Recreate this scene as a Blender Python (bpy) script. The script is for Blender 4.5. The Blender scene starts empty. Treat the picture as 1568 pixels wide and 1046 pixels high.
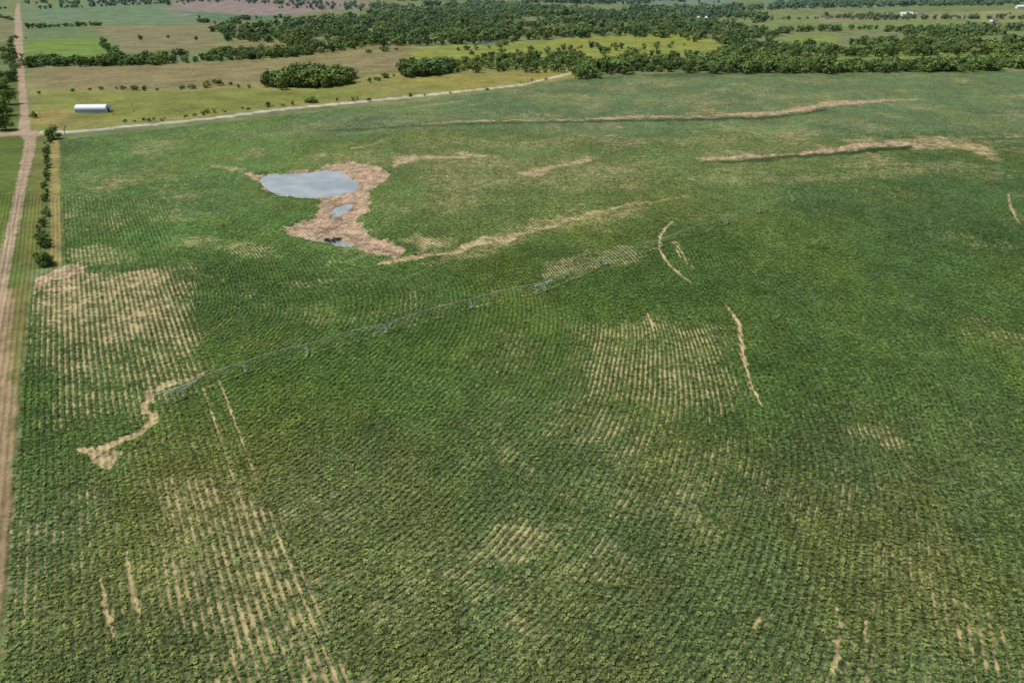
import bpy, bmesh, math, random
import numpy as np
from mathutils import Vector, Matrix
random.seed(5); rng=np.random.default_rng(11)

# ---------------------------------------------------------------- survey
H=120.0; F=1120.0; CX=784.0; CY=523.0; PITCH=math.atan(573/1120)
cp,sp=math.cos(PITCH),math.sin(PITCH)
def G(u,v,z=0.0):
    dx=u-CX; dy=CY-v
    Y=F*cp+dy*sp; Z=-F*sp+dy*cp
    t=(z-H)/Z
    return (dx*t, Y*t)
def lin(r,g,b,a=1.0):
    def f(c):
        c/=255.0
        return c/12.92 if c<=0.04045 else ((c+0.055)/1.055)**2.4
    return (f(r),f(g),f(b),a)

# ---------------------------------------------------------------- noise
def _h(i,j,s):
    n=(i*374761393+j*668265263+s*2147483647)&0xffffffff
    n=((n^(n>>13))*1274126177)&0xffffffff
    n=(n^(n>>16))&0xffffffff
    return n/4294967295.0
def vnoise(x,y,s=0):
    xi=np.floor(x).astype(np.int64); yi=np.floor(y).astype(np.int64)
    fx=x-xi; fy=y-yi
    fx=fx*fx*(3-2*fx); fy=fy*fy*(3-2*fy)
    a=_h(xi,yi,s);b=_h(xi+1,yi,s);c=_h(xi,yi+1,s);d=_h(xi+1,yi+1,s)
    return (a*(1-fx)+b*fx)*(1-fy)+(c*(1-fx)+d*fx)*fy
def fbm(x,y,o=4,s=0):
    r=0;a=0.5;t=0
    for k in range(o):
        r=r+a*vnoise(x,y,s+k*17); t+=a; a*=0.5; x=x*2.03+5.1; y=y*2.03-3.7
    return r/t
def sstep(a,b,x):
    t=np.clip((x-a)/(b-a),0,1); return t*t*(3-2*t)

def polymask(x,y,poly,soft,amp,seed):
    P=np.array(poly); m=np.zeros_like(x)
    mg=soft+amp
    s=(x>P[:,0].min()-mg)&(x<P[:,0].max()+mg)&(y>P[:,1].min()-mg)&(y<P[:,1].max()+mg)
    if not s.any(): return m
    px=x[s].copy(); py=y[s].copy()
    if amp>0:
        sc=1.0/(amp*2.5)
        nx=(fbm(px*sc,py*sc,4,seed)-.5)*2*amp*1.6
        ny=(fbm(px*sc+31,py*sc+7,4,seed+3)-.5)*2*amp*1.6
        px+=nx; py+=ny
    ins=np.zeros(px.shape,bool); d2=np.full(px.shape,1e18)
    n=len(P)
    for i in range(n):
        x1,y1=P[i]; x2,y2=P[(i+1)%n]
        if y1!=y2:
            c=((y1>py)!=(y2>py))&(px<(x2-x1)*(py-y1)/(y2-y1)+x1)
            ins^=c
        ex,ey=x2-x1,y2-y1; L=ex*ex+ey*ey+1e-9
        t=np.clip(((px-x1)*ex+(py-y1)*ey)/L,0,1)
        d2=np.minimum(d2,(px-x1-t*ex)**2+(py-y1-t*ey)**2)
    sd=np.sqrt(d2)*np.where(ins,1,-1)
    m[s]=sstep(-soft,soft,sd)
    return m
def PX(pts,z=0): return [G(u,v,z) for u,v in pts]
def strip(pts,w):
    n=len(pts); ws=w if isinstance(w,(list,tuple)) else [w]*n
    L=[];R=[]
    for i,(u,v) in enumerate(pts):
        a=pts[max(0,i-1)]; b=pts[min(n-1,i+1)]
        dx,dy=b[0]-a[0],b[1]-a[1]; l=math.hypot(dx,dy) or 1
        nx,ny=-dy/l,dx/l; h=ws[i]/2
        L.append((u+nx*h,v+ny*h)); R.append((u-nx*h,v-ny*h))
    return PX(L+R[::-1])

# ---------------------------------------------------------------- map of the land
A=G(43,480);B=G(4,1000)
C=(B[0]+(B[0]-A[0])*1.2,B[1]+(B[1]-A[1])*1.2)
FIELD=PX([(92,216),(200,203),(330,187),(450,175),(560,163),(700,149),(800,135),(880,122),(960,117),(1030,112),(1200,110),(1568,111),(2300,111)])+[(1500,-400),C]+[B]+PX([(12,880),(24,700),(30,600),(43,480),(50,425),(96,405),(94,320)])
CLAY=PX([(372,262),(410,266),(470,262),(505,250),(560,249),(597,264),(590,282),(560,292),(562,312),(548,332),(556,352),(590,368),(622,384),(606,396),(560,388),(520,376),(470,368),(436,356),(440,343),(478,330),(492,314),(488,303),(440,300),(404,290)])
PONDS=[PX([(398,272),(410,264),(440,263),(470,262),(500,258),(525,262),(550,279),(546,290),(515,295),(482,302),(455,301),(425,297),(402,284)]),
       PX([(514,314),(538,309),(535,318),(520,327),(506,333),(513,322)]),
       PX([(496,362),(515,364),(540,370),(536,376),(515,373),(497,367)])]
tow=[(280,607),(375,570),(470,543),(590,511),(720,472),(832,446),(925,406),(1010,377),(1110,342),(1160,325),(1212,308)]

TH=[] # poly, soft, amp, value, clay
def T(poly,soft,amp,val,clay=0.2): TH.append((poly,soft,amp,val,clay))
# fallow patch near gate
T(PX([(38,470),(60,415),(120,408),(278,408),(300,455),(335,575),(240,610),(160,590),(45,575)]),8,4,.49,.3)
T(PX([(45,460),(60,420),(275,408),(298,460),(300,515),(200,535),(60,525)]),8,5,.62,.35)
T(PX([(45,440),(60,420),(270,408),(288,440),(200,455),(100,452)]),7,6,.70,.45)
T(PX([(-40,470),(-5,420),(50,408),(135,405),(130,416),(70,430),(40,470)]),2,3,.92,.8)
# eroded rill
T(strip([(316,570),(285,580),(250,592),(236,605)],[3,9,15,14]),.8,2.8,.86,.3)
T(strip([(242,598),(230,620),(226,650),(207,664),(180,668),(162,682),(138,692)],[10,12,16,14,14,16,12]),.8,4.2,.92,.35)
T(PX([(130,680),(150,674),(187,690),(178,714),(160,708),(133,702)]),.9,3.4,.92,.3)
# thin rows lower left
T(PX([(190,700),(300,705),(400,735),(560,1100),(330,1100),(240,900)]),10,8,.46,.2)
T(PX([(330,760),(400,760),(540,1080),(430,1080)]),5,4,.54,.2)
T(strip([(312,590),(335,660),(358,742)],5),.8,.5,.76)
T(strip([(336,580),(375,690),(412,795)],5),.8,.5,.78)
T(strip([(358,742),(400,860),(455,1000),(475,1060)],7),.7,.5,.67)
T(strip([(412,795),(450,880),(510,1030),(530,1075)],8),.7,.5,.71)
T(strip([(385,770),(440,910),(490,1050)],5),.6,.5,.63)
T(strip([(155,885),(162,930),(172,975)],[4,12,5]),.5,.5,.93)
T(strip([(192,845),(203,900),(214,960)],[4,12,4]),.5,.5,.9)
T(strip([(214,960),(225,1010)],4),.5,.5,.66)
T(PX([(300,1035),(560,1035),(600,1200),(250,1200)]),3,3,.58)
T(PX([(90,560),(240,560),(330,600),(200,660),(60,650)]),10,6,.42,.3)
T(PX([(60,720),(190,700),(260,900),(180,1046),(30,1046)]),8,6,.30,.2)
# wheel tracks
T(strip([(1030,338),(1018,348),(1011,360),(1009,378),(1016,393),(1030,410),(1045,423),(1062,436)],[2.5,4.5,5,5,5,5,4,2]),.5,.5,.97,.3)
T(strip([(1032,365),(1045,392),(1063,412)],[8,14,6]),1.5,1.5,.62)
T(strip([(1111,468),(1122,482),(1131,497),(1134,520),(1136,542),(1142,565),(1150,592),(1160,612),(1172,630)],[3,7,8,8,8,7,6,4,2]),.5,.6,.97,.35)
T(strip([(990,481),(997,494),(999,508)],[6,8,7]),.6,.5,.95,.4)
T(strip([(998,505),(990,560),(994,596)],[6,6,6]),.6,.7,.62)
T(strip([(1544,296),(1548,318),(1560,342)],[3,5,2]),.6,.5,.96)
T(strip([(1285,925),(1280,1000),(1278,1080)],[5,12,10]),.7,.6,.68)
T(strip([(1338,912),(1327,960),(1324,1080)],[5,9,9]),.7,.6,.68)
T(strip(tow[:8],2.2),.7,.4,.58)
# curved thin areas
T(PX([(870,495),(985,478),(1100,495),(1160,610),(1060,650),(930,655),(868,640),(852,590)]),12,6,.47,.2)
T(PX([(818,395),(900,378),(985,372),(1000,395),(900,425),(830,438)]),8,5,.50,.2)
T(strip([(1040,640),(970,710),(890,780),(780,835),(650,885)],[20,34,44,50,30]),5,10,.42,.1)
for (u,v,a,b,val) in [(740,835,40,14,.6),(830,820,90,34,.48),(700,865,50,18,.54),(600,885,46,14,.52),(800,850,70,22,.56),(970,690,60,22,.45),(1150,925,30,18,.56),(1335,675,35,18,.54),
      (545,780,44,16,.48),(455,812,34,12,.5),(1250,800,110,50,.33),(735,548,40,10,.42),(520,905,60,30,.36),(650,960,60,30,.36),(1130,520,70,25,.28),(900,900,90,40,.38),(1390,870,60,50,.34),(1500,510,60,30,.30),(500,425,60,10,.4),(390,385,60,14,.5),(300,375,60,10,.48),(150,392,50,10,.56),(620,720,80,30,.3),(1080,800,80,40,.32)]:
    T(PX([(u+a*math.cos(t*.785),v+b*math.sin(t*.785)) for t in range(8)]),6,9,val,.1)
# grassy / eroded bands
T(strip([(582,408),(640,397),(700,384),(760,370),(830,347),(900,330),(992,311)],[5,10,10,12,8,6,3]),3,6,.92,.3)
T(PX([(620,400),(760,355),(900,320),(1000,300),(1000,320),(800,375),(640,412)]),8,8,.52,.15)
T(strip([(985,312),(1060,300)],[5,4]),3,3,.6)
T(PX([(598,372),(640,358),(690,360),(700,380),(640,392)]),5,7,.64)
T(strip([(330,255),(380,262)],[4,8]),5,9,.8,.3)
T(PX([(590,242),(640,238),(638,250),(600,258)]),5,9,.82,.6)
T(strip([(640,240),(700,240),(765,243)],[6,10,5]),6,12,.72,.3)
T(strip([(700,232),(730,232)],[7,7]),5,10,.7,.3)
T(strip([(770,262),(835,262),(870,250),(910,240)],[8,16,12,5]),6,12,.8,.6)
T(PX([(470,238),(500,234),(505,242),(475,246)]),6,8,.74)
T(strip([(545,232),(600,214)],[8,10]),8,12,.7)
T(strip([(400,238),(425,236)],[4,4]),6,9,.7)
T(strip([(200,232),(250,236)],[4,5]),6,9,.64)
T(PX([(420,245),(560,225),(900,228),(1040,262),(900,300),(640,310),(600,250),(440,255)]),25,25,.45,.3)
T(PX([(520,215),(1100,208),(1120,225),(620,232)]),15,20,.43,.3)
T(PX([(1000,270),(1300,262),(1568,250),(1568,275),(1200,290),(1020,292)]),15,20,.45,.1)
T(PX([(640,300),(720,292),(730,330),(650,335)]),10,10,.42)
T(PX([(100,300),(380,280),(400,310),(200,340)]),20,20,.28)
# gullies on the right
T(strip([(1066,247),(1110,241),(1180,238),(1260,231),(1330,224),(1400,219)],[3,8,6,9,8,8]),3,7,.93,.85)
T(PX([(1350,222),(1400,214),(1440,208),(1490,214),(1524,230),(1520,243),(1490,240),(1480,230),(1400,228)]),8,13,.72,.35)
T(strip([(1400,214),(1568,205)],[4,6]),8,10,.58)
T(strip([(905,182),(960,178),(1040,179),(1110,175),(1190,174),(1240,167),(1265,161),(1330,157),(1405,154)],[2,3.5,3,6,7,10,8,6,2]),3,8,.93,.8)
T(strip([(655,191),(720,188),(800,186),(900,183)],[1,2.4,2,2]),3,5,.9,.7)
T(strip([(490,200),(560,196),(655,192)],[1.5,1.5,1.5]),3,6,.6,.5)
T(PX([(1280,215),(1340,207),(1350,216),(1300,222)]),8,8,.68)
T(PX([(1240,158),(1400,150),(1300,166)]),10,8,.52)
T(strip([(620,163),(720,155)],[5,4]),8,10,.66)
T(strip([(310,195),(240,205)],[3,3]),8,10,.6)
LUSH=[(strip([(1066,250.5),(1180,243),(1330,230),(1400,225)],[3,4.5,4.5,3]),.55),(strip([(905,186),(1040,183),(1190,179),(1265,169)],[2,3,4,3]),.55),(strip([(490,202),(655,194.5),(800,189.5),(905,186)],[2.5,2.5,2.5,2.5]),.45),
      (strip([(400,262),(400,290),(436,303),(484,304)],[2,2,3,2]),.5)]
CHAN=[strip([(520,300),(522,330),(500,352),(515,368),(560,380),(610,388)],[5,5,6,5,4,3]),strip([(1070,248.5),(1180,240),(1330,226),(1400,221)],[2,3,3,2]),strip([(960,180),(1110,177),(1190,176.5),(1265,165),(1380,157)],[1.5,2.5,3,3,2])]

CO=[] # poly soft amp colour
def K(poly,soft,amp,c): CO.append((poly,soft,amp,lin(*c)[:3]))
K(PX([(-300,110),(25,108),(50,205),(92,216),(96,410),(60,412),(-20,520),(-40,1100),(-900,1100)]),4,4,(96,108,54))
K(PX([(-300,216),(36,214),(20,300),(-20,470),(-500,900)]),3,2,(94,112,48))
K(PX([(56,212),(74,216),(68,300),(56,400),(30,405),(44,300)]),1.5,1.5,(112,116,60))
K(PX([(78,216),(90,216),(95,400),(78,400),(76,300)]),1.5,1.5,(150,138,84))
K(PX([(30,425),(46,430),(40,480),(28,600),(20,700),(10,880),(2,1010),(-20,1010),(-12,700),(8,480)]),1.2,1.5,(118,114,64))
K(PX([(-60,440),(16,440),(14,560),(22,620),(18,780),(6,900),(-30,1100),(-160,1100)]),1.2,2,(150,130,98))
K(PX([(48,110),(250,100),(420,95),(640,75),(760,88),(885,104),(886,120),(700,146),(430,166),(110,200),(50,202)]),6,6,(136,134,76))
K(PX([(45,106),(250,100),(420,95),(640,76),(620,110),(430,130),(200,138),(45,137)]),10,10,(134,124,86))
K(PX([(50,142),(250,143),(500,135),(600,142),(430,162),(110,196),(50,200)]),12,14,(122,128,64))
K(PX([(50,170),(118,165),(118,180),(160,185),(60,198)]),8,10,(144,134,78))
K(PX([(650,72),(700,68),(900,58),(1030,52),(1095,62),(1110,86),(1000,84),(900,98),(885,106),(740,104),(620,92)]),10,12,(134,140,66))
K(PX([(560,120),(760,118),(884,108),(884,119),(700,140)]),6,10,(142,136,70))
K(PX([(130,40),(330,35),(345,72),(260,82),(180,84)]),20,12,(128,124,88))
K(PX([(38,66),(160,58),(182,86),(130,92),(38,94)]),20,12,(110,134,62))
K(PX([(40,38),(130,36),(158,58),(40,64)]),20,12,(104,122,80))
K(PX([(38,10),(250,0),(330,20),(300,36),(40,40)]),40,20,(108,128,96))  # far fields below carry haze in their colour, bluer and lighter
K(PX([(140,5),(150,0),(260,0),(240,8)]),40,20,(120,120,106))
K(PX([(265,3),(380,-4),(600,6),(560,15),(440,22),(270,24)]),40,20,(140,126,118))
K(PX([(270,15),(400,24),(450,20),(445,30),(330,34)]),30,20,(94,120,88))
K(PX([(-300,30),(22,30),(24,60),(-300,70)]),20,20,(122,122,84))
K(PX([(-300,70),(22,66),(24,105),(-300,112)]),20,20,(104,116,70))
K(PX([(345,66),(430,60),(640,64),(640,76),(420,96),(330,90)]),20,20,(132,126,84))
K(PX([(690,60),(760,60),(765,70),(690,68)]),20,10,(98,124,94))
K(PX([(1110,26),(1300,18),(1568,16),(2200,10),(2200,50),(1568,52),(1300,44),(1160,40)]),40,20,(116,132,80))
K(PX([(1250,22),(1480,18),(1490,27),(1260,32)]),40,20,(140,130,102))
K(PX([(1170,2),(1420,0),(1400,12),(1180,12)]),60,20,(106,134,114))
K(PX([(1200,58),(1280,54),(1285,66),(1205,66)]),20,15,(128,138,68))
K(PX([(1250,88),(1400,80),(1568,76),(1568,86),(1400,90),(1280,96)]),15,15,(116,132,68))
K(PX([(1150,88),(1180,86),(1180,94),(1150,94)]),10,8,(130,140,68))
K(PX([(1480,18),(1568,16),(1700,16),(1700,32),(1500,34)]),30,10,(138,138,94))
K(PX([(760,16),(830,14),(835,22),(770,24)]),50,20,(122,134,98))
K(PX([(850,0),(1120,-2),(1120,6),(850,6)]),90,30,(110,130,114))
ROAD=PX([(-30,540),(-12,440),(0,385),(18,320),(31,255),(38,216),(30,207),(-10,211),(-60,213),(-60,206),(26,203),(31,180),(28,130),(22,80),(23,30),(26,8),(31,8),(35,60),(37,110),(42,160),(47,200),(70,201),(70,206),(56,208),(54,230),(44,270),(34,320),(16,400),(4,470),(-12,560)])
GRAVEL=strip([(60,203.5),(110,202),(200,193),(300,182.5),(440,166.5),(560,154.5),(680,143),(800,131),(874,112.5),(884,106)],[4,3.6,3.4,3.2,3,2.8,2.6,2.4,3,2])
ROADC=lin(168,148,122)[:3]
TRACKL=strip([(-8,520),(-1,440),(8,385),(24,325),(36,265),(43,220)],[6,4,3,2.5,2.2,2])

GRN0=lin(65,87,43)[:3]
CG=[(PX([(92,216),(330,187),(560,163),(760,260),(560,400),(96,408)]),30,20,lin(79,105,54)),
    (PX([(560,163),(885,122),(1030,112),(2300,111),(2300,205),(1300,212),(800,210),(400,205)]),40,30,lin(88,108,70)),
    (PX([(560,215),(1300,215),(1200,300),(640,380),(590,300)]),40,30,lin(88,104,56)),
    (PX([(1200,270),(2300,260),(2300,700),(1300,700),(1150,420)]),50,30,lin(67,90,48)),
    (PX([(300,740),(700,640),(1200,700),(1568,660),(1900,1400),(-100,1400),(-20,740)]),45,20,lin(73,87,52)),
    (PX([(200,700),(540,690),(640,1100),(200,1100)]),30,10,lin(79,89,52))]
th=math.radians(29.1)
CEN=np.array([-208.,256.])
LZONE=PX([(-200,300),(250,300),(282,412),(335,575),(545,1046),(900,2200),(-900,2200)])
FLAT=PX([(360,240),(620,240),(640,400),(420,380),(360,300)])
ROWW=1.8
def rowfield(x,y):
    nl=(x*math.cos(th)+y*math.sin(th))+ (fbm(x/40,y/40,2,91)-.5)*1.2
    r=np.hypot(x-CEN[0],y-CEN[1])+(fbm(x/90,y/90,2,92)-.5)*26
    z=polymask(x,y,LZONE,.01,0,0)>.5
    return nl,r,z

def height(x,y):
    d=np.hypot(x,y)
    h=(fbm(x/110,y/110,3,5)-.5)*3.2*sstep(120,380,d)*(1-polymask(x,y,FLAT,14,0,1))
    far=sstep(1000,2200,y)
    h=h+(fbm(x/700+3,y/700,4,8)-.5)*26*far
    return h

def fields(x,y):
    crop=polymask(x,y,FIELD,1.0,1.0,1)
    col=np.empty(x.shape+(3,))
    f=fbm(x/260,y/420,4,33)[...,None]
    far=np.array(lin(106,122,78)[:3]); far2=np.array(lin(124,128,88)[:3])
    col[:]=far*(1-f)+far2*f
    for p,s,a,c in CO:
        m=polymask(x,y,p,s,a,int(abs(p[0][0])))[...,None]
        col=col*(1-m)+np.array(c)*m
    g=np.empty_like(col); g[:]=np.array(GRN0)
    for p,s,a,c in CG:
        m=polymask(x,y,p,s,a,7)[...,None]; g=g*(1-m)+np.array(c[:3])*m
    v=fbm(x/70,y/70,4,55)[...,None]; v2=fbm(x/25+9,y/25,3,56)[...,None]; v3=fbm(x/6+9,y/9,3,57)[...,None]
    g=g*(0.80+.40*v)*(0.82+.36*v2)*(.72+.56*v3)
    yv=sstep(.45,.7,fbm(x/45,y/60,4,61))[...,None]
    g=g*(1+yv*np.array([.26,.10,-.03]))
    ro=fbm(x/30,y/30,4,62)[...,None]
    col=col*(.82+.36*ro)
    col=col*(1-crop[...,None])+g*crop[...,None]
    thin=.07+.25*sstep(.45,.8,fbm(x/38+2,y/38,5,70))+.12*sstep(.4,.7,fbm(x/9,y/9,3,71))
    thin=thin+.17*sstep(300,120,y)*fbm(x/22,y/22,4,77)
    thin=thin+.12*sstep(300,500,y)
    clay=np.full_like(thin,.15)
    br=.66+.68*fbm(x/11,y/18,4,78)
    for i,(p,s,a,val,cl) in enumerate(TH):
        m=polymask(x,y,p,s,a,100+i*3)
        mm=m*val*br if val<.94 else m*val
        clay=np.where(mm>thin,cl*m+clay*(1-m),clay)
        thin=np.maximum(thin,mm)
    for p,k in LUSH:
        m=polymask(x,y,p,3,4,19)*crop
        thin=thin*(1-m); col=col*(1-k*m[...,None])
    cm=polymask(x,y,CLAY,1.6,4.5,9)
    thin=np.maximum(thin,cm*(.80+.4*fbm(x/7,y/10,3,79))); clay=np.maximum(clay,cm)
    thin=thin*crop
    rd=polymask(x,y,ROAD,.8,.8,2); gr=polymask(x,y,GRAVEL,.8,.6,3)
    tr=polymask(x,y,TRACKL,.5,.5,4)
    col=col*(1-rd[...,None])+np.array(ROADC)*rd[...,None]
    col=col*(1-gr[...,None])+np.array(lin(188,182,160)[:3])*gr[...,None]
    col=col*(1-.25*(tr*rd)[...,None])
    crop=crop*(1-rd)*(1-gr)
    pm=np.zeros_like(x)
    for p in PONDS: pm=np.maximum(pm,polymask(x,y,p,1.2,1.0,3))
    wet=np.zeros_like(x)
    for p in CHAN: wet=np.maximum(wet,polymask(x,y,p,2,4,3))
    for p in PONDS: wet=np.maximum(wet,polymask(x,y,p,5,2,3))
    return crop,thin,clay,col,cm,pm,wet

# ---------------------------------------------------------------- node helper
class NT:
    def __init__(s,mat):
        mat.use_nodes=True; s.t=mat.node_tree; s.t.nodes.clear()
    def n(s,typ,**kw):
        nd=s.t.nodes.new(typ)
        for k,v in kw.items():
            if hasattr(nd,k): setattr(nd,k,v)
        return nd
    def set(s,nd,i,v):
        if isinstance(v,bpy.types.NodeSocket): s.t.links.new(v,nd.inputs[i])
        else: nd.inputs[i].default_value=v
    def math(s,op,a,b=0.0,clamp=False):
        nd=s.n('ShaderNodeMath',operation=op); nd.use_clamp=clamp
        s.set(nd,0,a); s.set(nd,1,b); return nd.outputs[0]
    def noise(s,vec,scale,detail=3,rough=.55):
        nd=s.n('ShaderNodeTexNoise'); s.set(nd,'Vector',vec); nd.inputs['Scale'].default_value=scale
        nd.inputs['Detail'].default_value=detail; nd.inputs['Roughness'].default_value=rough
        return nd.outputs['Fac']
    def mix(s,f,a,b,bt='MIX'):
        nd=s.n('ShaderNodeMix',data_type='RGBA',blend_type=bt)
        s.set(nd,0,f); s.set(nd,6,a); s.set(nd,7,b); return nd.outputs[2]
    def ramp(s,v,a,b,lo=0.0,hi=1.0):
        nd=s.n('ShaderNodeMapRange',interpolation_type='SMOOTHSTEP'); s.set(nd,0,v)
        nd.inputs[1].default_value=a; nd.inputs[2].default_value=b; nd.inputs[3].default_value=lo; nd.inputs[4].default_value=hi
        return nd.outputs[0]
    def scale(s,col,f):
        nd=s.n('ShaderNodeVectorMath',operation='SCALE')
        if isinstance(col,tuple): col=col[:3]
        s.set(nd,0,col); s.set(nd,'Scale',f); return nd.outputs[0]
    def out(s,col,rough=.8,spec=.2,normal=None,metal=0.0):
        b=s.n('ShaderNodeBsdfPrincipled'); s.set(b,'Base Color',col); s.set(b,'Roughness',rough)
        b.inputs['Specular IOR Level'].default_value=spec; b.inputs['Metallic'].default_value=metal
        if normal is not None: s.set(b,'Normal',normal)
        o=s.n('ShaderNodeOutputMaterial'); s.t.links.new(b.outputs[0],o.inputs[0]); return b
    def bump(s,h,strength,dist):
        nd=s.n('ShaderNodeBump'); s.set(nd,'Height',h); nd.inputs['Strength'].default_value=strength; nd.inputs['Distance'].default_value=dist
        return nd.outputs[0]

def simple(name,c,rough=.7,spec=.2,metal=0.0,var=.25,scale=2.0):
    m=bpy.data.materials.new(name); t=NT(m)
    tc=t.n('ShaderNodeTexCoord').outputs['Object']
    nz=t.noise(tc,scale,4)
    f=t.ramp(nz,.2,.8,1-var,1+var)
    t.out(t.scale(c,f),rough,spec,None,metal); return m

def ground_mat():
    m=bpy.data.materials.new('farmland_ground'); t=NT(m)
    pos=t.n('ShaderNodeNewGeometry').outputs['Position']
    def attr(nm): 
        a=t.n('ShaderNodeAttribute'); a.attribute_name=nm; return a
    col=attr('col').outputs['Color']
    crop=attr('crop').outputs['Fac']; thin=attr('thin').outputs['Fac']; clay=attr('clay').outputs['Fac']; wet=attr('wet').outputs['Fac']
    rl=attr('rowl').outputs['Fac']; rr=attr('rowr').outputs['Fac']; rz=attr('rowz').outputs['Fac']
    k=2*math.pi/ROWW
    sl=t.math('SINE',t.math('MULTIPLY',rl,k)); sr=t.math('SINE',t.math('MULTIPLY',rr,k))
    row=t.math('ADD',t.math('MULTIPLY',sl,rz),t.math('MULTIPLY',sr,t.math('SUBTRACT',1.0,rz)))
    nF=t.noise(pos,1.1,2,.65); nM=t.noise(pos,.16,3,.65); nL=t.noise(pos,.03,2); nQ=t.noise(pos,.45,3,.7)
    s=t.math('MULTIPLY',thin,1.5)
    s=t.math('ADD',s,t.math('MULTIPLY',row,.32))
    s=t.math('ADD',s,t.math('MULTIPLY',t.math('SUBTRACT',nF,.5),1.0))
    s=t.math('ADD',s,t.math('MULTIPLY',t.math('SUBTRACT',nM,.5),.9))
    s=t.math('ADD',s,t.math('MULTIPLY',t.math('SUBTRACT',nQ,.5),.8))
    soil=t.ramp(s,.58,1.12)
    soil=t.math('MULTIPLY',soil,crop)
    gv=t.ramp(t.math('ADD',t.math('MULTIPLY',nF,.6),t.math('MULTIPLY',nQ,.4)),.36,.64,.35,1.65)
    gv=t.math('MULTIPLY',gv,t.math('ADD',1.0,t.math('MULTIPLY',row,-.26)))
    green=t.scale(col,gv)
    ov=t.ramp(t.math('ADD',t.math('MULTIPLY',nM,.6),t.math('MULTIPLY',nF,.4)),.3,.7,.66,1.2)
    ov=t.math('MULTIPLY',ov,t.ramp(nL,.3,.7,.8,1.1))
    other=t.scale(col,ov)
    c=t.mix(crop,other,green)
    soilc=t.mix(clay,lin(157,146,99),lin(160,137,113))
    soilc=t.scale(soilc,t.ramp(thin,.35,.9,.84,1.15))
    soilc=t.scale(soilc,t.ramp(t.math('ADD',t.math('MULTIPLY',nM,.5),t.math('MULTIPLY',nQ,.5)),.36,.64,.5,1.35))
    soilc=t.scale(soilc,t.math('SUBTRACT',1.0,t.math('MULTIPLY',wet,.42)))
    c=t.mix(soil,c,soilc)
    hgt=t.math('ADD',nF,t.math('MULTIPLY',nM,1.5)); hgt=t.math('ADD',hgt,nQ)
    hgt=t.math('ADD',hgt,t.math('MULTIPLY',row,-.25))
    t.out(c,.9,.1,t.bump(hgt,.8,.6))
    return m

# ---------------------------------------------------------------- ground mesh
az=np.concatenate([np.linspace(-180,-56,40)[:-1],np.linspace(-56,-49,20)[:-1],np.linspace(-49,49,1250),np.linspace(49,56,20)[1:],np.linspace(56,180,40)[1:]])
az=np.radians(az)
ang=np.concatenate([np.linspace(85,60,12)[:-1],np.linspace(60,6,760)[:-1],np.linspace(6,1.3,150)[:-1],np.geomspace(1.3,.2,26)])
dist=H/np.tan(np.radians(ang))
na,nd=len(az),len(dist)
AZ,D=np.meshgrid(az,dist,indexing='xy')
X=(np.sin(AZ)*D).ravel(); Y=(np.cos(AZ)*D).ravel()
crop,thin,clay,col,cm,pm,wet=fields(X,Y)
Z=height(X,Y)
Z+= -0.9*polymask(X,Y,CLAY,5.0,2.0,9) + cm*(fbm(X/5,Y/5,4,44)-.5)*2.0
Z=Z*(1-pm)+pm*(-2.0)
rut=np.clip(thin-.7,0,.25)/.25*crop
Z+= -0.35*rut*(1-cm) + rut*(1-cm)*(fbm(X/4,Y/4,3,45)-.5)*2.0*sstep(150,300,Y)
rl,rr,rz=rowfield(X,Y)
nv=na*nd
co=np.stack([X,Y,Z],1)
i,j=np.meshgrid(np.arange(nd-1),np.arange(na-1),indexing='ij')
a=(i*na+j).ravel(); 
quads=np.stack([a,a+na,a+na+1,a+1],1)
co=np.vstack([co,[[0,0,0]]]); cidx=nv
tri=np.stack([np.full(na-1,cidx),np.arange(na-1),np.arange(1,na)],1)
me=bpy.data.meshes.new('farmland_ground')
me.vertices.add(len(co)); me.vertices.foreach_set('co',co.astype(np.float32).ravel())
nl=len(quads)*4+len(tri)*3; me.loops.add(nl)
me.loops.foreach_set('vertex_index',np.concatenate([quads.ravel(),tri.ravel()]).astype(np.int32))
me.polygons.add(len(quads)+len(tri))
ls=np.concatenate([np.arange(len(quads))*4,len(quads)*4+np.arange(len(tri))*3]).astype(np.int32)
me.polygons.foreach_set('loop_start',ls)
me.polygons.foreach_set('use_smooth',np.ones(len(ls),bool))
me.update(calc_edges=True)
def addf(n,v):
    at=me.attributes.new(n,'FLOAT','POINT'); at.data.foreach_set('value',np.append(v,0).astype(np.float32))
for n,v in (('crop',crop),('thin',thin),('clay',clay),('wet',wet),('rowl',rl),('rowr',rr),('rowz',rz.astype(float))): addf(n,v)
at=me.attributes.new('col','FLOAT_COLOR','POINT')
at.data.foreach_set('color',np.vstack([np.hstack([col,np.ones((nv,1))]),[[.05,.09,.03,1]]]).astype(np.float32).ravel())
ground=bpy.data.objects.new('ground',me); bpy.context.collection.objects.link(ground)
me.materials.append(ground_mat())
if me.polygons[len(quads)//2].normal.z<0: me.flip_normals()

def link(o): bpy.context.collection.objects.link(o); return o
def hz(x,y): return float(height(np.array([x]),np.array([y]))[0])

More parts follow.
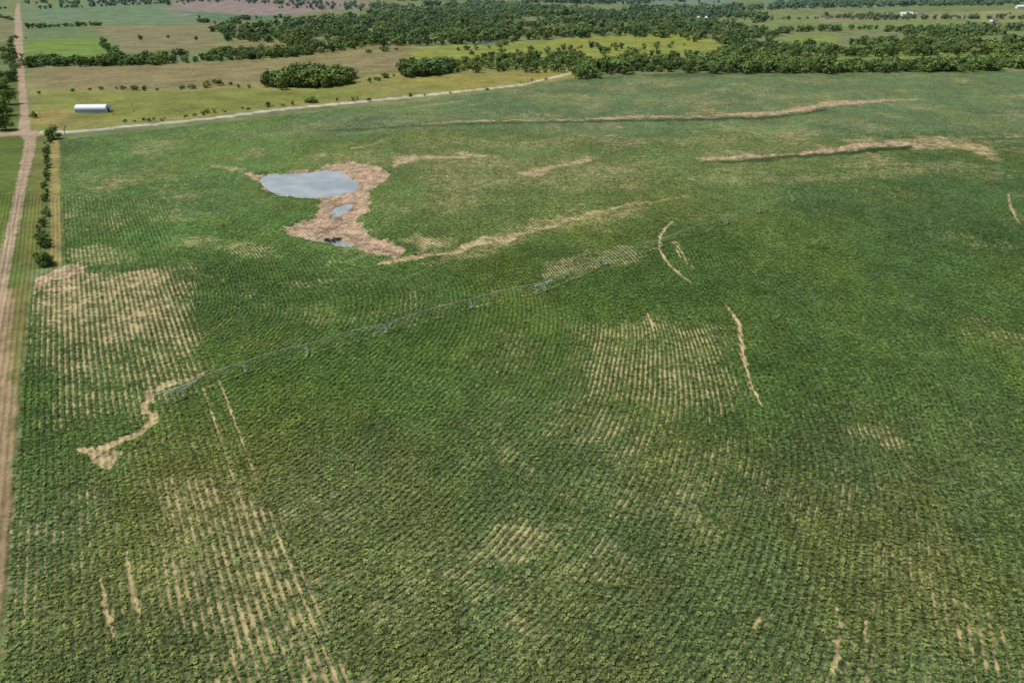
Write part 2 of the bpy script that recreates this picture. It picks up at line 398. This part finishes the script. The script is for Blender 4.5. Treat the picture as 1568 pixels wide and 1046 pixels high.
# ---------------------------------------------------------------- pond water
def water_mat():
    m=bpy.data.materials.new('pond_water'); t=NT(m)
    pos=t.n('ShaderNodeNewGeometry').outputs['Position']
    nz=t.noise(pos,.05,3); w=t.noise(pos,1.2,3)
    c=t.mix(t.ramp(nz,.35,.65),lin(164,168,164),lin(138,146,146))
    t.out(c,.2,.3,t.bump(w,.25,.05)); return m
wm=water_mat()
wob=bpy.data.meshes.new('pond'); bm=bmesh.new()
for p in PONDS:
    P=np.array(p); c=P.mean(0)
    vs=[]
    for q in P:
        d=(q-c); l=np.linalg.norm(d); q2=q+d/l*3.0
        vs.append(bm.verts.new((q2[0],q2[1],-1.3)))
    bm.faces.new(vs)
bmesh.ops.triangulate(bm,faces=bm.faces[:])
for f in bm.faces:
    f.normal_update()
    if f.normal.z<0: f.normal_flip()
bm.to_mesh(wob); bm.free(); wob.materials.append(wm)
link(bpy.data.objects.new('pond_water',wob))

# ---------------------------------------------------------------- leaf meshes
def mesh_from(name,verts,faces,mats,midx=None):
    me=bpy.data.meshes.new(name); me.from_pydata([tuple(v) for v in verts],[],faces)
    for m in mats: me.materials.append(m)
    if midx is not None: me.polygons.foreach_set('material_index',np.array(midx,np.int32))
    me.update(); return me
def leafmat(name,kind,inst=None,lo=.6,hi=1.4):
    m=bpy.data.materials.new(name); t=NT(m)
    if kind=='own':
        tc=t.n('ShaderNodeTexCoord').outputs['Object']
        base=t.mix(t.ramp(t.noise(tc,.6,3),.35,.7),inst[0],inst[1])
    else:
        a=t.n('ShaderNodeAttribute'); a.attribute_type=kind; a.attribute_name='tint'; base=a.outputs['Color']
    c=base
    if kind!='GEOMETRY':
        isl=t.n('ShaderNodeNewGeometry').outputs['Random Per Island']
        c=t.scale(base,t.ramp(isl,0,1,lo,hi))
    b=t.n('ShaderNodeBsdfDiffuse'); t.set(b,0,c)
    o=t.n('ShaderNodeOutputMaterial'); t.t.links.new(b.outputs[0],o.inputs[0])
    return m
treeleaf=leafmat('tree_foliage','own',(lin(88,108,50),lin(110,128,62)))
farleaf=leafmat('woodland_foliage','INSTANCER')
cropleaf=leafmat('crop_foliage','GEOMETRY')
bark=simple('bark',lin(96,82,66),.9)

def tube(V,Fc,p,q,r1,r2,n=6):
    p=Vector(p);q=Vector(q); d=(q-p).normalized(); up=Vector((0,0,1)) if abs(d.z)<.9 else Vector((1,0,0))
    a=d.cross(up).normalized(); b=d.cross(a); s=len(V)
    for (c,r) in ((p,r1),(q,r2)):
        for k in range(n):
            t=2*math.pi*k/n; V.append(c+a*math.cos(t)*r+b*math.sin(t)*r)
    for k in range(n): Fc.append((s+k,s+(k+1)%n,s+n+(k+1)%n,s+n+k))
    Fc.append(tuple(s+k for k in range(n))[::-1]); Fc.append(tuple(s+n+k for k in range(n)))
def tree_mesh(name,hgt,wid,nleaf,leaf,mat,seed,low=.18):
    r=random.Random(seed); V=[];Fc=[];mi=[]
    tube(V,Fc,(0,0,-.03*hgt),(r.uniform(-.03,.03)*hgt,r.uniform(-.03,.03)*hgt,hgt*.45),.035*hgt,.022*hgt,7)
    lobes=[]
    nl=r.randint(9,13)
    for k in range(nl):
        a=r.uniform(0,6.28); z=r.uniform(low+.12,.85); rad=wid*.5*math.sqrt(max(.05,1-((z-.48)/.52)**2))*r.uniform(.35,.8)
        c=Vector((math.cos(a)*rad,math.sin(a)*rad,z*hgt)); s=wid*r.uniform(.16,.27)
        lobes.append((c,s)); tube(V,Fc,(0,0,hgt*r.uniform(.2,.42)),c,.014*hgt,.005*hgt,4)
    lobes.append((Vector((0,0,hgt*.62)),wid*.3))
    mi=[1]*len(Fc)
    for k in range(nleaf):
        c,s=r.choice(lobes)
        d=Vector((r.gauss(0,1),r.gauss(0,1),r.gauss(0,1))).normalized()
        rr=s*r.uniform(.55,1.12); p=c+Vector((d.x*rr,d.y*rr,d.z*rr*.8))
        if p.z<hgt*low*.5: continue
        nrm=(d+Vector((r.uniform(-.6,.6),r.uniform(-.6,.6),r.uniform(0,.9)))).normalized()
        a=nrm.orthogonal().normalized(); b=nrm.cross(a); t=r.uniform(0,6.28)
        a2=a*math.cos(t)+b*math.sin(t); b2=nrm.cross(a2); l=leaf*r.uniform(.6,1.3)
        i0=len(V); V+= [p-a2*l,p-b2*l*.6,p+a2*l,p+b2*l*.7]; Fc.append((i0,i0+1,i0+2,i0+3)); mi.append(0)
    return mesh_from(name,V,Fc,[mat,bark],mi)
def protos(name,lst):
    c=bpy.data.collections.new(name)
    for k,m in enumerate(lst): c.objects.link(bpy.data.objects.new(name+'_part',m))
    return c
far_c=protos('woodland_tree',[tree_mesh('wt%d'%k,1.0,[1.05,1.2,.9,1.35,1.1,.95][k],300,.085,farleaf,40+k,.05) for k in range(6)])

def instancer(name,P,S,R,coll,n,tint):
    me=bpy.data.meshes.new(name); me.vertices.add(len(P)); me.vertices.foreach_set('co',np.asarray(P,np.float32).ravel())
    a=me.attributes.new('scl','FLOAT_VECTOR','POINT'); a.data.foreach_set('vector',np.asarray(S,np.float32).ravel())
    a=me.attributes.new('rot','FLOAT_VECTOR','POINT')
    rv=np.zeros((len(P),3),np.float32); rv[:,2]=R; a.data.foreach_set('vector',rv.ravel())
    a=me.attributes.new('idx','INT','POINT'); a.data.foreach_set('value',rng.integers(0,n,len(P)).astype(np.int32))
    a=me.attributes.new('tint','FLOAT_VECTOR','POINT'); a.data.foreach_set('vector',np.asarray(tint,np.float32).ravel())
    ob=link(bpy.data.objects.new(name,me))
    ng=bpy.data.node_groups.new(name,'GeometryNodeTree')
    ng.interface.new_socket('Geometry',in_out='INPUT',socket_type='NodeSocketGeometry')
    ng.interface.new_socket('Geometry',in_out='OUTPUT',socket_type='NodeSocketGeometry')
    N=ng.nodes; L=ng.links
    gi=N.new('NodeGroupInput'); go=N.new('NodeGroupOutput'); ip=N.new('GeometryNodeInstanceOnPoints')
    ci=N.new('GeometryNodeCollectionInfo'); ci.inputs['Collection'].default_value=coll
    ci.inputs['Separate Children'].default_value=True; ci.inputs['Reset Children'].default_value=True
    def na(n,t):
        x=N.new('GeometryNodeInputNamedAttribute'); x.data_type=t; x.inputs['Name'].default_value=n
        return [o for o in x.outputs if o.enabled][0]
    L.new(gi.outputs[0],ip.inputs['Points']); L.new(ci.outputs[0],ip.inputs['Instance'])
    ip.inputs['Pick Instance'].default_value=True
    L.new(na('idx','INT'),ip.inputs['Instance Index']); L.new(na('rot','FLOAT_VECTOR'),ip.inputs['Rotation']); L.new(na('scl','FLOAT_VECTOR'),ip.inputs['Scale'])
    L.new(ip.outputs[0],go.inputs[0])
    md=ob.modifiers.new('scatter','NODES'); md.node_group=ng
    return ob

# ---------------------------------------------------------------- crop plants in rows (one mesh)
def crop_points():
    out=[]; half=ROWW/2; st=.9
    off=ROWW*.75
    nn=np.arange(-200,420,half)+off; tt=np.arange(0,620,st)
    PHI,TT=np.meshgrid(nn,tt,indexing='ij')
    PHI=PHI+rng.normal(0,.11,PHI.shape); TT=TT+rng.uniform(-.4,.4,TT.shape)
    out.append(((PHI*math.cos(th)-TT*math.sin(th)).ravel(),(PHI*math.sin(th)+TT*math.cos(th)).ravel(),True))
    xs=[];ys=[]
    for i,r in enumerate(np.arange(20,760,half)):
        r=r+off
        m=int(r*math.radians(200)/st); t=np.radians(-130)+np.arange(m)*st/r+rng.uniform(-.4,.4,m)/r
        q=r+rng.normal(0,.11,m); xs.append(CEN[0]+q*np.cos(t)); ys.append(CEN[1]+q*np.sin(t))
    out.append((np.concatenate(xs),np.concatenate(ys),False))
    PX_,PY_=[],[]
    for x,y,left in out:
        ok=(y>45)&(y<560)&(np.abs(x)<y*.62+48)
        x,y=x[ok],y[ok]
        ok=rng.random(len(x))<.85*(1-sstep(170,560,y))**1.3
        x,y=x[ok],y[ok]
        z=polymask(x,y,LZONE,.01,0,0)>.5
        ok=(z==left); PX_.append(x[ok]);PY_.append(y[ok])
    return np.concatenate(PX_),np.concatenate(PY_)
cx,cy=crop_points()
c_,t_,cl_,col_,cm_,pm_,w_=fields(cx,cy)
rl_,rr_,rz_=rowfield(cx,cy)
rw=np.sin(2*math.pi/ROWW*np.where(rz_,rl_,rr_))
cov=1-sstep(.36,.9,t_*1.4+rw*.30+(fbm(cx/1.6,cy/1.6,2,3)-.5)*1.1)
ok=(c_>.7)&(rng.random(len(cx))<cov)
cx,cy,t_,col_,rw=cx[ok],cy[ok],t_[ok],col_[ok],rw[ok]
n=len(cx); print('crop plants',n)
s=rng.uniform(.7,1.3,n)*(1-.4*t_)*(1-.18*rw)
tint=col_*np.array([1.72,1.66,1.46])*rng.uniform(.6,1.5,(n,1))*(1-.10*rw)[:,None]
NLF=6
ang0=rng.uniform(0,6.28,n)
V=np.empty((n,NLF,4,3),np.float32); TI=np.empty((n,NLF,4,4),np.float32); TI[...,3]=1
for k in range(NLF):
    a=ang0+k*2.4+rng.uniform(-.4,.4,n); l=rng.uniform(.35,.62,n); w=rng.uniform(.15,.25,n); h=rng.uniform(.22,.46,n)
    dx,dy=np.cos(a),np.sin(a)
    P0=(dx*.04,dy*.04,h*.8); P2=(dx*l,dy*l,h*.8)
    P1=(dx*l*.55+dy*w,dy*l*.55-dx*w,h+.06); P3=(dx*l*.55-dy*w,dy*l*.55+dx*w,h+.06)
    for q,p in enumerate((P0,P1,P2,P3)):
        for ax in range(3): V[:,k,q,ax]=p[ax]*s
    lf=rng.uniform(.65,1.4,n)[:,None]
    for q in range(4): TI[:,k,q,:3]=tint*lf
base=np.stack([cx,cy,height(cx,cy)-.05],1).astype(np.float32)
V+=base[:,None,None,:]
me=bpy.data.meshes.new('crop_rows'); nv2=n*NLF*4
me.vertices.add(nv2); me.vertices.foreach_set('co',V.ravel()); me.loops.add(nv2); me.loops.foreach_set('vertex_index',np.arange(nv2,dtype=np.int32))
me.polygons.add(n*NLF); me.polygons.foreach_set('loop_start',np.arange(n*NLF,dtype=np.int32)*4)
me.update(calc_edges=True)
at=me.attributes.new('tint','FLOAT_COLOR','POINT'); at.data.foreach_set('color',TI.ravel())
me.materials.append(cropleaf); link(bpy.data.objects.new('crop_rows',me))
del V,TI

# ---------------------------------------------------------------- woodland
WP=[];WS=[]
def wood(px,spacing,hgt,prob=1.0,clump=0,thr=.5,gap=.36):
    P=np.array(PX(px)); x0,y0=P.min(0); x1,y1=P.max(0)
    gx=np.arange(x0,x1,spacing); gy=np.arange(y0,y1,spacing)
    if len(gx)*len(gy)>3e6: return
    a,b=np.meshgrid(gx,gy); a=(a+rng.uniform(-.5,.5,a.shape)*spacing).ravel(); b=(b+rng.uniform(-.5,.5,b.shape)*spacing).ravel()
    m=polymask(a,b,[tuple(p) for p in P],.01,spacing*.9,5)>.5
    if clump: m&=(fbm(a/clump,b/clump,3,int(px[0][0]+2000))>thr)
    else: m&=(fbm(a/60,b/90,3,int(px[0][0]+2000))>gap)
    m&=rng.random(len(a))<prob
    a,b=a[m],b[m]
    h=hgt*rng.uniform(.5,1.3,len(a)); w=h*rng.uniform(.8,1.35,len(a))
    WP.append(np.stack([a,b,height(a,b)-.2],1)); WS.append(np.stack([w,w,h],1))
def line(px,spacing,hgt,jit=3.0,prob=1.0):
    P=PX(px)
    for (x1,y1),(x2,y2) in zip(P[:-1],P[1:]):
        L=math.hypot(x2-x1,y2-y1); n=max(1,int(L/spacing))
        t=(np.arange(n)+rng.uniform(0,1,n))/n; k=rng.random(n)<prob; t=t[k]; n=len(t)
        if n==0: continue
        a=x1+(x2-x1)*t+rng.normal(0,jit,n); b=y1+(y2-y1)*t+rng.normal(0,jit*1.5,n)
        h=hgt*rng.uniform(.5,1.3,n); w=h*rng.uniform(.9,1.5,n)
        WP.append(np.stack([a,b,height(a,b)-.2],1)); WS.append(np.stack([w,w,h],1))
def ttint(P,k=1.0):
    n=len(P); y=P[:,1]
    base=np.array(lin(104,124,64)[:3]); b2=np.array(lin(130,138,78)[:3]); b3=np.array(lin(80,108,66)[:3])
    f=np.clip(fbm(P[:,0]/90,y/140,3,66)*1.6-.3+rng.normal(0,.25,n),0,1)[:,None]
    g=rng.random((n,1))**2
    c=(base*(1-f)+b3*f)*(1-g*.7)+b2*g*.7
    c=c*rng.uniform(.6,1.45,(n,1))
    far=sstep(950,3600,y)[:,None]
    return (c*(1-far*.65)+np.array([.19,.30,.27])*far*.65)*k  # distance haze mixed into the tree colour: paler and bluer far off
wood([(886,122),(960,118),(1020,113),(1568,112),(2000,112),(2000,92),(1568,97),(1400,103),(1280,104),(1180,98),(1100,96),(1050,100),(960,106),(900,112)],10,13,.95)
wood([(1110,96),(1250,98),(1300,88),(1568,84),(2000,84),(2000,68),(1568,68),(1400,62),(1290,70),(1190,72),(1110,66),(1095,88)],14,12.5,.8)
wood([(330,52),(450,36),(620,22),(900,26),(1100,38),(1200,56),(1110,72),(1030,58),(900,58),(780,62),(700,70),(600,72),(540,82),(470,84),(430,70),(345,66)],17,14,.8,0,.5,.4)
wood([(1180,56),(1568,58),(1900,58),(1900,48),(1568,46),(1300,44),(1200,48)],17,13,.85,220)
wood([(560,26),(900,30),(1100,38),(1180,32),(1150,14),(900,12),(700,12),(600,16)],22,16,.85,260,.38)
wood([(600,14),(1150,15),(1700,8),(1700,-14),(600,-12)],28,18,.8,420,.42)
wood([(1180,30),(1700,30),(1700,20),(1180,22)],20,13,.6,200)
wood([(38,9),(330,14),(600,20),(600,-8),(38,-8)],34,14,.5,500)
wood([(-120,6),(22,16),(22,26),(-120,36)],20,12,.6,200)
wood([(40,106),(130,103),(260,100),(330,92),(410,92),(480,84),(480,76),(400,82),(340,82),(180,93),(40,97)],9,10.5,.9)
line([(40,103),(130,100),(200,98),(260,97),(330,93),(400,90)],6,11,4)
wood([(410,134),(470,135),(530,131),(536,120),(470,117),(412,121)],6,14,1)
wood([(617,121),(660,118),(695,111),(700,100),(640,101),(618,106)],7,13,1)
wood([(690,112),(760,110),(880,112),(884,98),(900,88),(800,90),(700,100)],12,10,.6)
wood([(740,88),(920,86),(1000,84),(1090,88),(1100,100),(900,108),(880,112),(860,100),(740,98)],13,10,.55)
wood([(880,118),(1060,108),(1060,96),(890,100)],10,12,.8)
wood([(740,82),(940,68),(1060,68),(1000,80),(780,92)],18,8,.4)
wood([(-120,205),(24,200),(20,120),(-120,120)],11,11,.7,70)
wood([(0,96),(22,92),(22,78),(0,80)],12,9,.8)
line([(40,44),(100,42),(158,40)],8,10); line([(160,72),(170,78),(182,92)],8,9)
line([(60,18),(250,8)],14,11,8); line([(330,50),(370,30),(450,28)],12,11,8)
line([(300,34),(330,36)],10,9); line([(40,62),(24,62)],8,8)
line([(115,138),(180,137),(260,139),(310,135)],9,5,3,.7); line([(310,135),(330,128),(400,138)],10,5,3,.6)
line([(560,128),(600,118),(618,118)],8,6,3,.8)
line([(190,187),(260,182),(300,176),(340,170)],5,3.2,1.5,.8)
line([(340,170),(430,163),(500,155),(570,152)],9,4,2,.7); line([(575,152),(660,146),(760,138)],12,3.5,2,.6)
line([(765,132),(860,120)],16,3,2,.4)
line([(1150,98),(1160,90)],8,9); line([(560,82),(610,78)],9,8); line([(700,78),(760,74),(790,60)],10,8,4,.6)
line([(0,30),(22,34)],8,8); line([(18,60),(20,110),(24,125)],8,6,2,.7)
line([(1300,44),(1400,46),(1500,40),(1568,42)],12,11,6); line([(1110,30),(1300,24),(1480,24)],14,9,6,.7)
WPm,WSm=np.vstack(WP),np.vstack(WS)
print('woodland',len(WPm))
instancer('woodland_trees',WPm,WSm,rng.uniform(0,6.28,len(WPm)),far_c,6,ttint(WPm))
WP.clear();WS.clear()
line([(75,216),(73,250),(69,300),(67,345),(70,385)],6.5,3.4,.8,.85)
line([(60,400),(62,392),(76,404)],2,3.0,.8,1)
WPh=np.vstack(WP)
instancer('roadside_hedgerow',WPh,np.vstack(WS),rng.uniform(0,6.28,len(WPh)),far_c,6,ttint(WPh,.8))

TM=[tree_mesh('deciduous_tree_mesh%d'%k,10,[10,11.5,9][k],1500,.45,treeleaf,70+k,.08) for k in range(3)]
def tree(u,v,h,w=None,name='deciduous_tree'):
    x,y=G(u,v); o=link(bpy.data.objects.new(name,random.choice(TM)))
    o.location=(x,y,hz(x,y)-.1); w=w or h; o.scale=(w/10,w/10,h/10); o.rotation_euler=(0,0,random.uniform(0,6.28))
for u,v,h,w in [(70,404,7,9),(82,214,11,12),(52,181,6,7),(10,200,16,18),(4,178,16,18),(15,160,15,17),(6,145,14,16),(478,157,6,12),(410,163,5,5),(433,137,12,14),(500,134,12,14),
                (160,68,12,12),(216,62,10,9),(258,60,7,7),(300,62,8,9),(335,132,7,9),(318,130,5,6),(60,145,4,4),(305,28,9,8),(722,84,8,8),(565,155,4,5),(628,147,4,4)]:
    tree(u,v,h,w)
def bare():
    r=random.Random(3); V=[];Fc=[]
    def br(p,d,l,rad,dep):
        q=p+d*l; tube(V,Fc,p,q,rad,rad*.65,5)
        if dep==0: return
        for k in range(3):
            nd=(d+Vector((r.uniform(-.8,.8),r.uniform(-.8,.8),r.uniform(-.1,.5)))).normalized()
            br(q,nd,l*r.uniform(.6,.8),rad*.6,dep-1)
    br(Vector((0,0,-.2)),Vector((.05,0,1)),3.4,.35,4)
    o=link(bpy.data.objects.new('bare_tree',mesh_from('bare_tree',V,Fc,[simple('dead_wood',lin(150,138,118))])))
    x,y=G(100,208); o.location=(x,y,hz(x,y))
bare()

# ---------------------------------------------------------------- hoop barn
def emp(name,x,y,z=0,rot=0):
    e=link(bpy.data.objects.new(name,None)); e.location=(x,y,z); e.rotation_euler=(0,0,rot); return e
def part(name,par,V,Fc,mat):
    o=link(bpy.data.objects.new(name,mesh_from(name,V,Fc,[mat]))); o.parent=par; return o
def box(V,Fc,x0,x1,y0,y1,z0,z1):
    s=len(V); V+=[Vector(p) for p in [(x0,y0,z0),(x1,y0,z0),(x1,y1,z0),(x0,y1,z0),(x0,y0,z1),(x1,y0,z1),(x1,y1,z1),(x0,y1,z1)]]
    for f in [(3,2,1,0),(4,5,6,7),(0,1,5,4),(1,2,6,5),(2,3,7,6),(3,0,4,7)]: Fc.append(tuple(s+i for i in f))
white=simple('white_steel',lin(218,222,226),.5,.4,0,.06); greyb=simple('side_wall_steel',lin(150,166,184),.5,.4,0,.08); dark=simple('dark_opening',lin(40,42,44),.8)
bx,by=G(143,171)
barn=emp('hoop_barn',bx,by,hz(bx,by)-.1,math.radians(3))
V=[];Fc=[];L=28.0;W=5.5
def arc(t):
    a=math.pi*t; return (-math.cos(a)*W, 2.8+math.sin(a)*3.8)
N=16;M=28
for i in range(M+1):
    for k in range(N+1):
        y,z=arc(k/N); rb=.06 if i%2 else 0
        V.append(Vector((-L/2+L*i/M,y*(1+rb*.12),z+rb)))
for i in range(M):
    for k in range(N): a=i*(N+1)+k; Fc.append((a,a+N+1,a+N+2,a+1))
part('roof',barn,V,Fc,white)
V=[];Fc=[]; box(V,Fc,-L/2,L/2,-W,-W+.15,-.5,2.8); box(V,Fc,-L/2,L/2,W-.15,W,-.5,2.8); part('side_walls',barn,V,Fc,greyb)
for sx,nm in ((-1,'west_end_wall'),(1,'east_end_wall')):
    V=[Vector((sx*(L/2-.05),-W+.16,-.5))]+[Vector((sx*(L/2-.05),arc(k/N)[0]*.965,arc(k/N)[1]-.05)) for k in range(N+1)]+[Vector((sx*(L/2-.05),W-.16,-.5))]
    part(nm,barn,V,[tuple(range(len(V)))],white)
V=[];Fc=[]; box(V,Fc,L/2-.02,L/2+.06,-1.8,1.8,-.3,3.6); part('end_door',barn,V,Fc,dark)
V=[];Fc=[]
for k in range(-6,7): box(V,Fc,k*2.1-.06,k*2.1+.06,-W-.08,-W-.003,-.4,2.8)
part('side_posts',barn,V,Fc,white)

redroof=simple('roof_shingle',lin(120,112,108)); wallw=simple('white_siding',lin(225,222,215),.7,.2,0,.06)
def house(u,v,l,w,h,name,roofm,rot):
    x,y=G(u,v); e=emp(name,x,y,hz(x,y),rot)
    V=[];Fc=[]; box(V,Fc,-l/2,l/2,-w/2,w/2,-.6,h); part('walls',e,V,Fc,wallw)
    V=[Vector(p) for p in [(-l/2-.5,-w/2-.5,h-.2),(l/2+.5,-w/2-.5,h-.2),(l/2+.5,w/2+.5,h-.2),(-l/2-.5,w/2+.5,h-.2),(-l/2-.5,0,h+w*.35),(l/2+.5,0,h+w*.35)]]
    part('roof',e,V,[(0,1,5,4),(2,3,4,5),(0,4,3),(1,2,5)],roofm)
    V=[];Fc=[]
    for k in (-.3,0,.3): box(V,Fc,k*l-.6,k*l+.6,-w/2-.06,-w/2-.003,1,2.4)
    part('windows',e,V,Fc,dark)
    V=[];Fc=[]; box(V,Fc,l*.15-.5,l*.15+.5,-w/2-.07,-w/2-.004,0,2.1); part('door',e,V,Fc,dark)
house(1388,22,36,14,6,'farm_shed',white,.2); house(1410,20,22,12,6,'farmhouse',redroof,-.2); house(1362,24,20,12,5,'farm_shed',white,.1)
house(1075,30,24,12,6,'farmhouse',white,.1); house(1522,33,16,10,5,'farmhouse',redroof,.2); house(1562,14,26,12,6,'farm_shed',white,0)

wood_m=simple('pole_wood',lin(120,104,86))
for u,v in ((205,172),(172,176),(64,186)):
    x,y=G(u,v); V=[];Fc=[]; tube(V,Fc,(0,0,-.4),(0,0,8.5),.16,.11,8); tube(V,Fc,(-1.1,0,7.9),(1.1,0,7.9),.07,.07,6)
    for s in (-1,0,1): tube(V,Fc,(s,0,7.9),(s,0,8.2),.05,.05,5)
    o=link(bpy.data.objects.new('utility_pole',mesh_from('utility_pole',V,Fc,[wood_m]))); o.location=(x,y,hz(x,y))

# ---------------------------------------------------------------- centre pivot irrigator
galv=simple('galvanised_steel',lin(208,208,196),.6,.25,.0,.2); dull=simple('weathered_pipe',lin(182,182,160),.8,.1,.0,.5,.12); rub=simple('tyre_rubber',lin(60,58,52),.9)
big={0,3,5}
tw=[G(*p) for p in tow]
piv=emp('centre_pivot_irrigator',*tw[0],0)
o0=Vector((tw[0][0],tw[0][1],0)); HP=3.7
V=[];Fc=[];V2=[];F2=[];V3=[];F3=[]
pts=[Vector((x,y,hz(x,y)))-o0 for x,y in tw]
d0=(pts[0]-pts[1]).normalized(); 
for i in range(len(pts)-1):
    p,q=pts[i]+Vector((0,0,HP)),pts[i+1]+Vector((0,0,HP)); L=(q-p).length; d=(q-p)/L; s=Vector((-d.y,d.x,0))
    n=max(4,int(L/5)); prev=None
    for k in range(n+1):
        t=k/n; top=p.lerp(q,t)+Vector((0,0,.7*4*t*(1-t))); w=4*t*(1-t)
        lo=top-Vector((0,0,.2+1.1*min(1,w*2))); a,b=lo+s*.8*min(1,w*2),lo-s*.8*min(1,w*2)
        if prev:
            tube(V,Fc,prev[0],top,.10,.10,6)
            tube(V2,F2,prev[1],a,.015,.015,4); tube(V2,F2,prev[2],b,.015,.015,4)
            tube(V2,F2,prev[0],a,.015,.015,4); tube(V2,F2,prev[0],b,.015,.015,4)
        if 0<k<n: tube(V2,F2,top,a,.015,.015,4);tube(V2,F2,top,b,.015,.015,4);tube(V2,F2,a,b,.015,.015,4); tube(V2,F2,top,top-Vector((0,0,2.2)),.012,.012,3)
        prev=(top,a,b)
for i,p in enumerate(pts):
    d=(pts[min(i+1,len(pts)-1)]-pts[max(i-1,0)]).normalized(); s=Vector((-d.y,d.x,0))
    for sg in (-1,1):
        foot=p+s*sg*1.9+Vector((0,0,.6)); tube(V3,F3,p+Vector((0,0,HP)),foot+d*.25,.055,.055,5); tube(V3,F3,p+Vector((0,0,HP-.3)),foot-d*.25,.055,.055,5)
    tube(V3,F3,p-s*1.9+Vector((0,0,.6)),p+s*1.9+Vector((0,0,.6)),.06,.06,6)
    tube(V3,F3,p-s*1.0+Vector((0,0,2.1)),p+s*1.0+Vector((0,0,2.1)),.04,.04,5)
    if i in big:
        tube(V3,F3,p-d*5+Vector((0,0,HP-.35)),p+d*5+Vector((0,0,HP-.1)),.19,.15,6); tube(V3,F3,p-d*5.5-s*1.2+Vector((0,0,1.4)),p+d*3+s*.2+Vector((0,0,HP-.6)),.1,.1,6)
e=pts[0]+Vector((0,0,HP)); tube(V3,F3,e,e+d0*8+Vector((0,0,.6)),.16,.12,6)
part('water_pipe',piv,V,Fc,dull); part('truss_rods',piv,V2,F2,dull); part('towers',piv,V3,F3,galv)
V=[];Fc=[]
for i,p in enumerate(pts):
    d=(pts[min(i+1,len(pts)-1)]-pts[max(i-1,0)]).normalized(); s=Vector((-d.y,d.x,0))
    for sg in (-1,1):
        c=p+s*sg*1.9+Vector((0,0,.55)); tube(V,Fc,c-d*.14,c+d*.14,.55,.55,14)
part('wheels',piv,V,Fc,rub)

# brush pile by the pond
V=[];Fc=[];r=random.Random(8)
for k in range(40):
    a=r.uniform(0,6.28); c=Vector((r.uniform(-4,4),r.uniform(-2.5,2.5),r.uniform(.1,.9))); d=Vector((math.cos(a),math.sin(a),r.uniform(-.3,.4)))*r.uniform(.8,2.2)
    tube(V,Fc,c-d,c+d,r.uniform(.08,.28),r.uniform(.04,.12),6)
x,y=G(508,366); o=link(bpy.data.objects.new('brush_pile',mesh_from('brush_pile',V,Fc,[simple('charred_logs',lin(44,40,36))]))); o.location=(x,y,-1.0)

# ---------------------------------------------------------------- light, sky, camera
SE,SA=math.radians(58),math.radians(-85)
sv=Vector((math.sin(SA)*math.cos(SE),math.cos(SA)*math.cos(SE),math.sin(SE)))
sl=bpy.data.lights.new('sun','SUN'); sl.energy=4.2; sl.angle=math.radians(.5); sl.color=(1,.94,.84)
so=link(bpy.data.objects.new('sun',sl)); so.rotation_euler=sv.to_track_quat('Z','Y').to_euler()
w=bpy.data.worlds.new('World'); bpy.context.scene.world=w; w.use_nodes=True
nt=w.node_tree; bg=nt.nodes['Background']; sky=nt.nodes.new('ShaderNodeTexSky'); sky.sky_type='NISHITA'; sky.sun_disc=False
sky.sun_elevation=SE; sky.sun_rotation=SA; nt.links.new(sky.outputs[0],bg.inputs[0]); bg.inputs[1].default_value=.11
cam=bpy.data.cameras.new('camera'); cam.lens=36*F/1568; cam.sensor_width=36; cam.clip_end=60000; cam.clip_start=1
co_=link(bpy.data.objects.new('camera',cam)); co_.location=(0,0,H); co_.rotation_euler=(math.pi/2-PITCH,0,0)
sc=bpy.context.scene; sc.camera=co_
sc.view_settings.view_transform='Standard'; sc.view_settings.look='None'; sc.view_settings.exposure=0
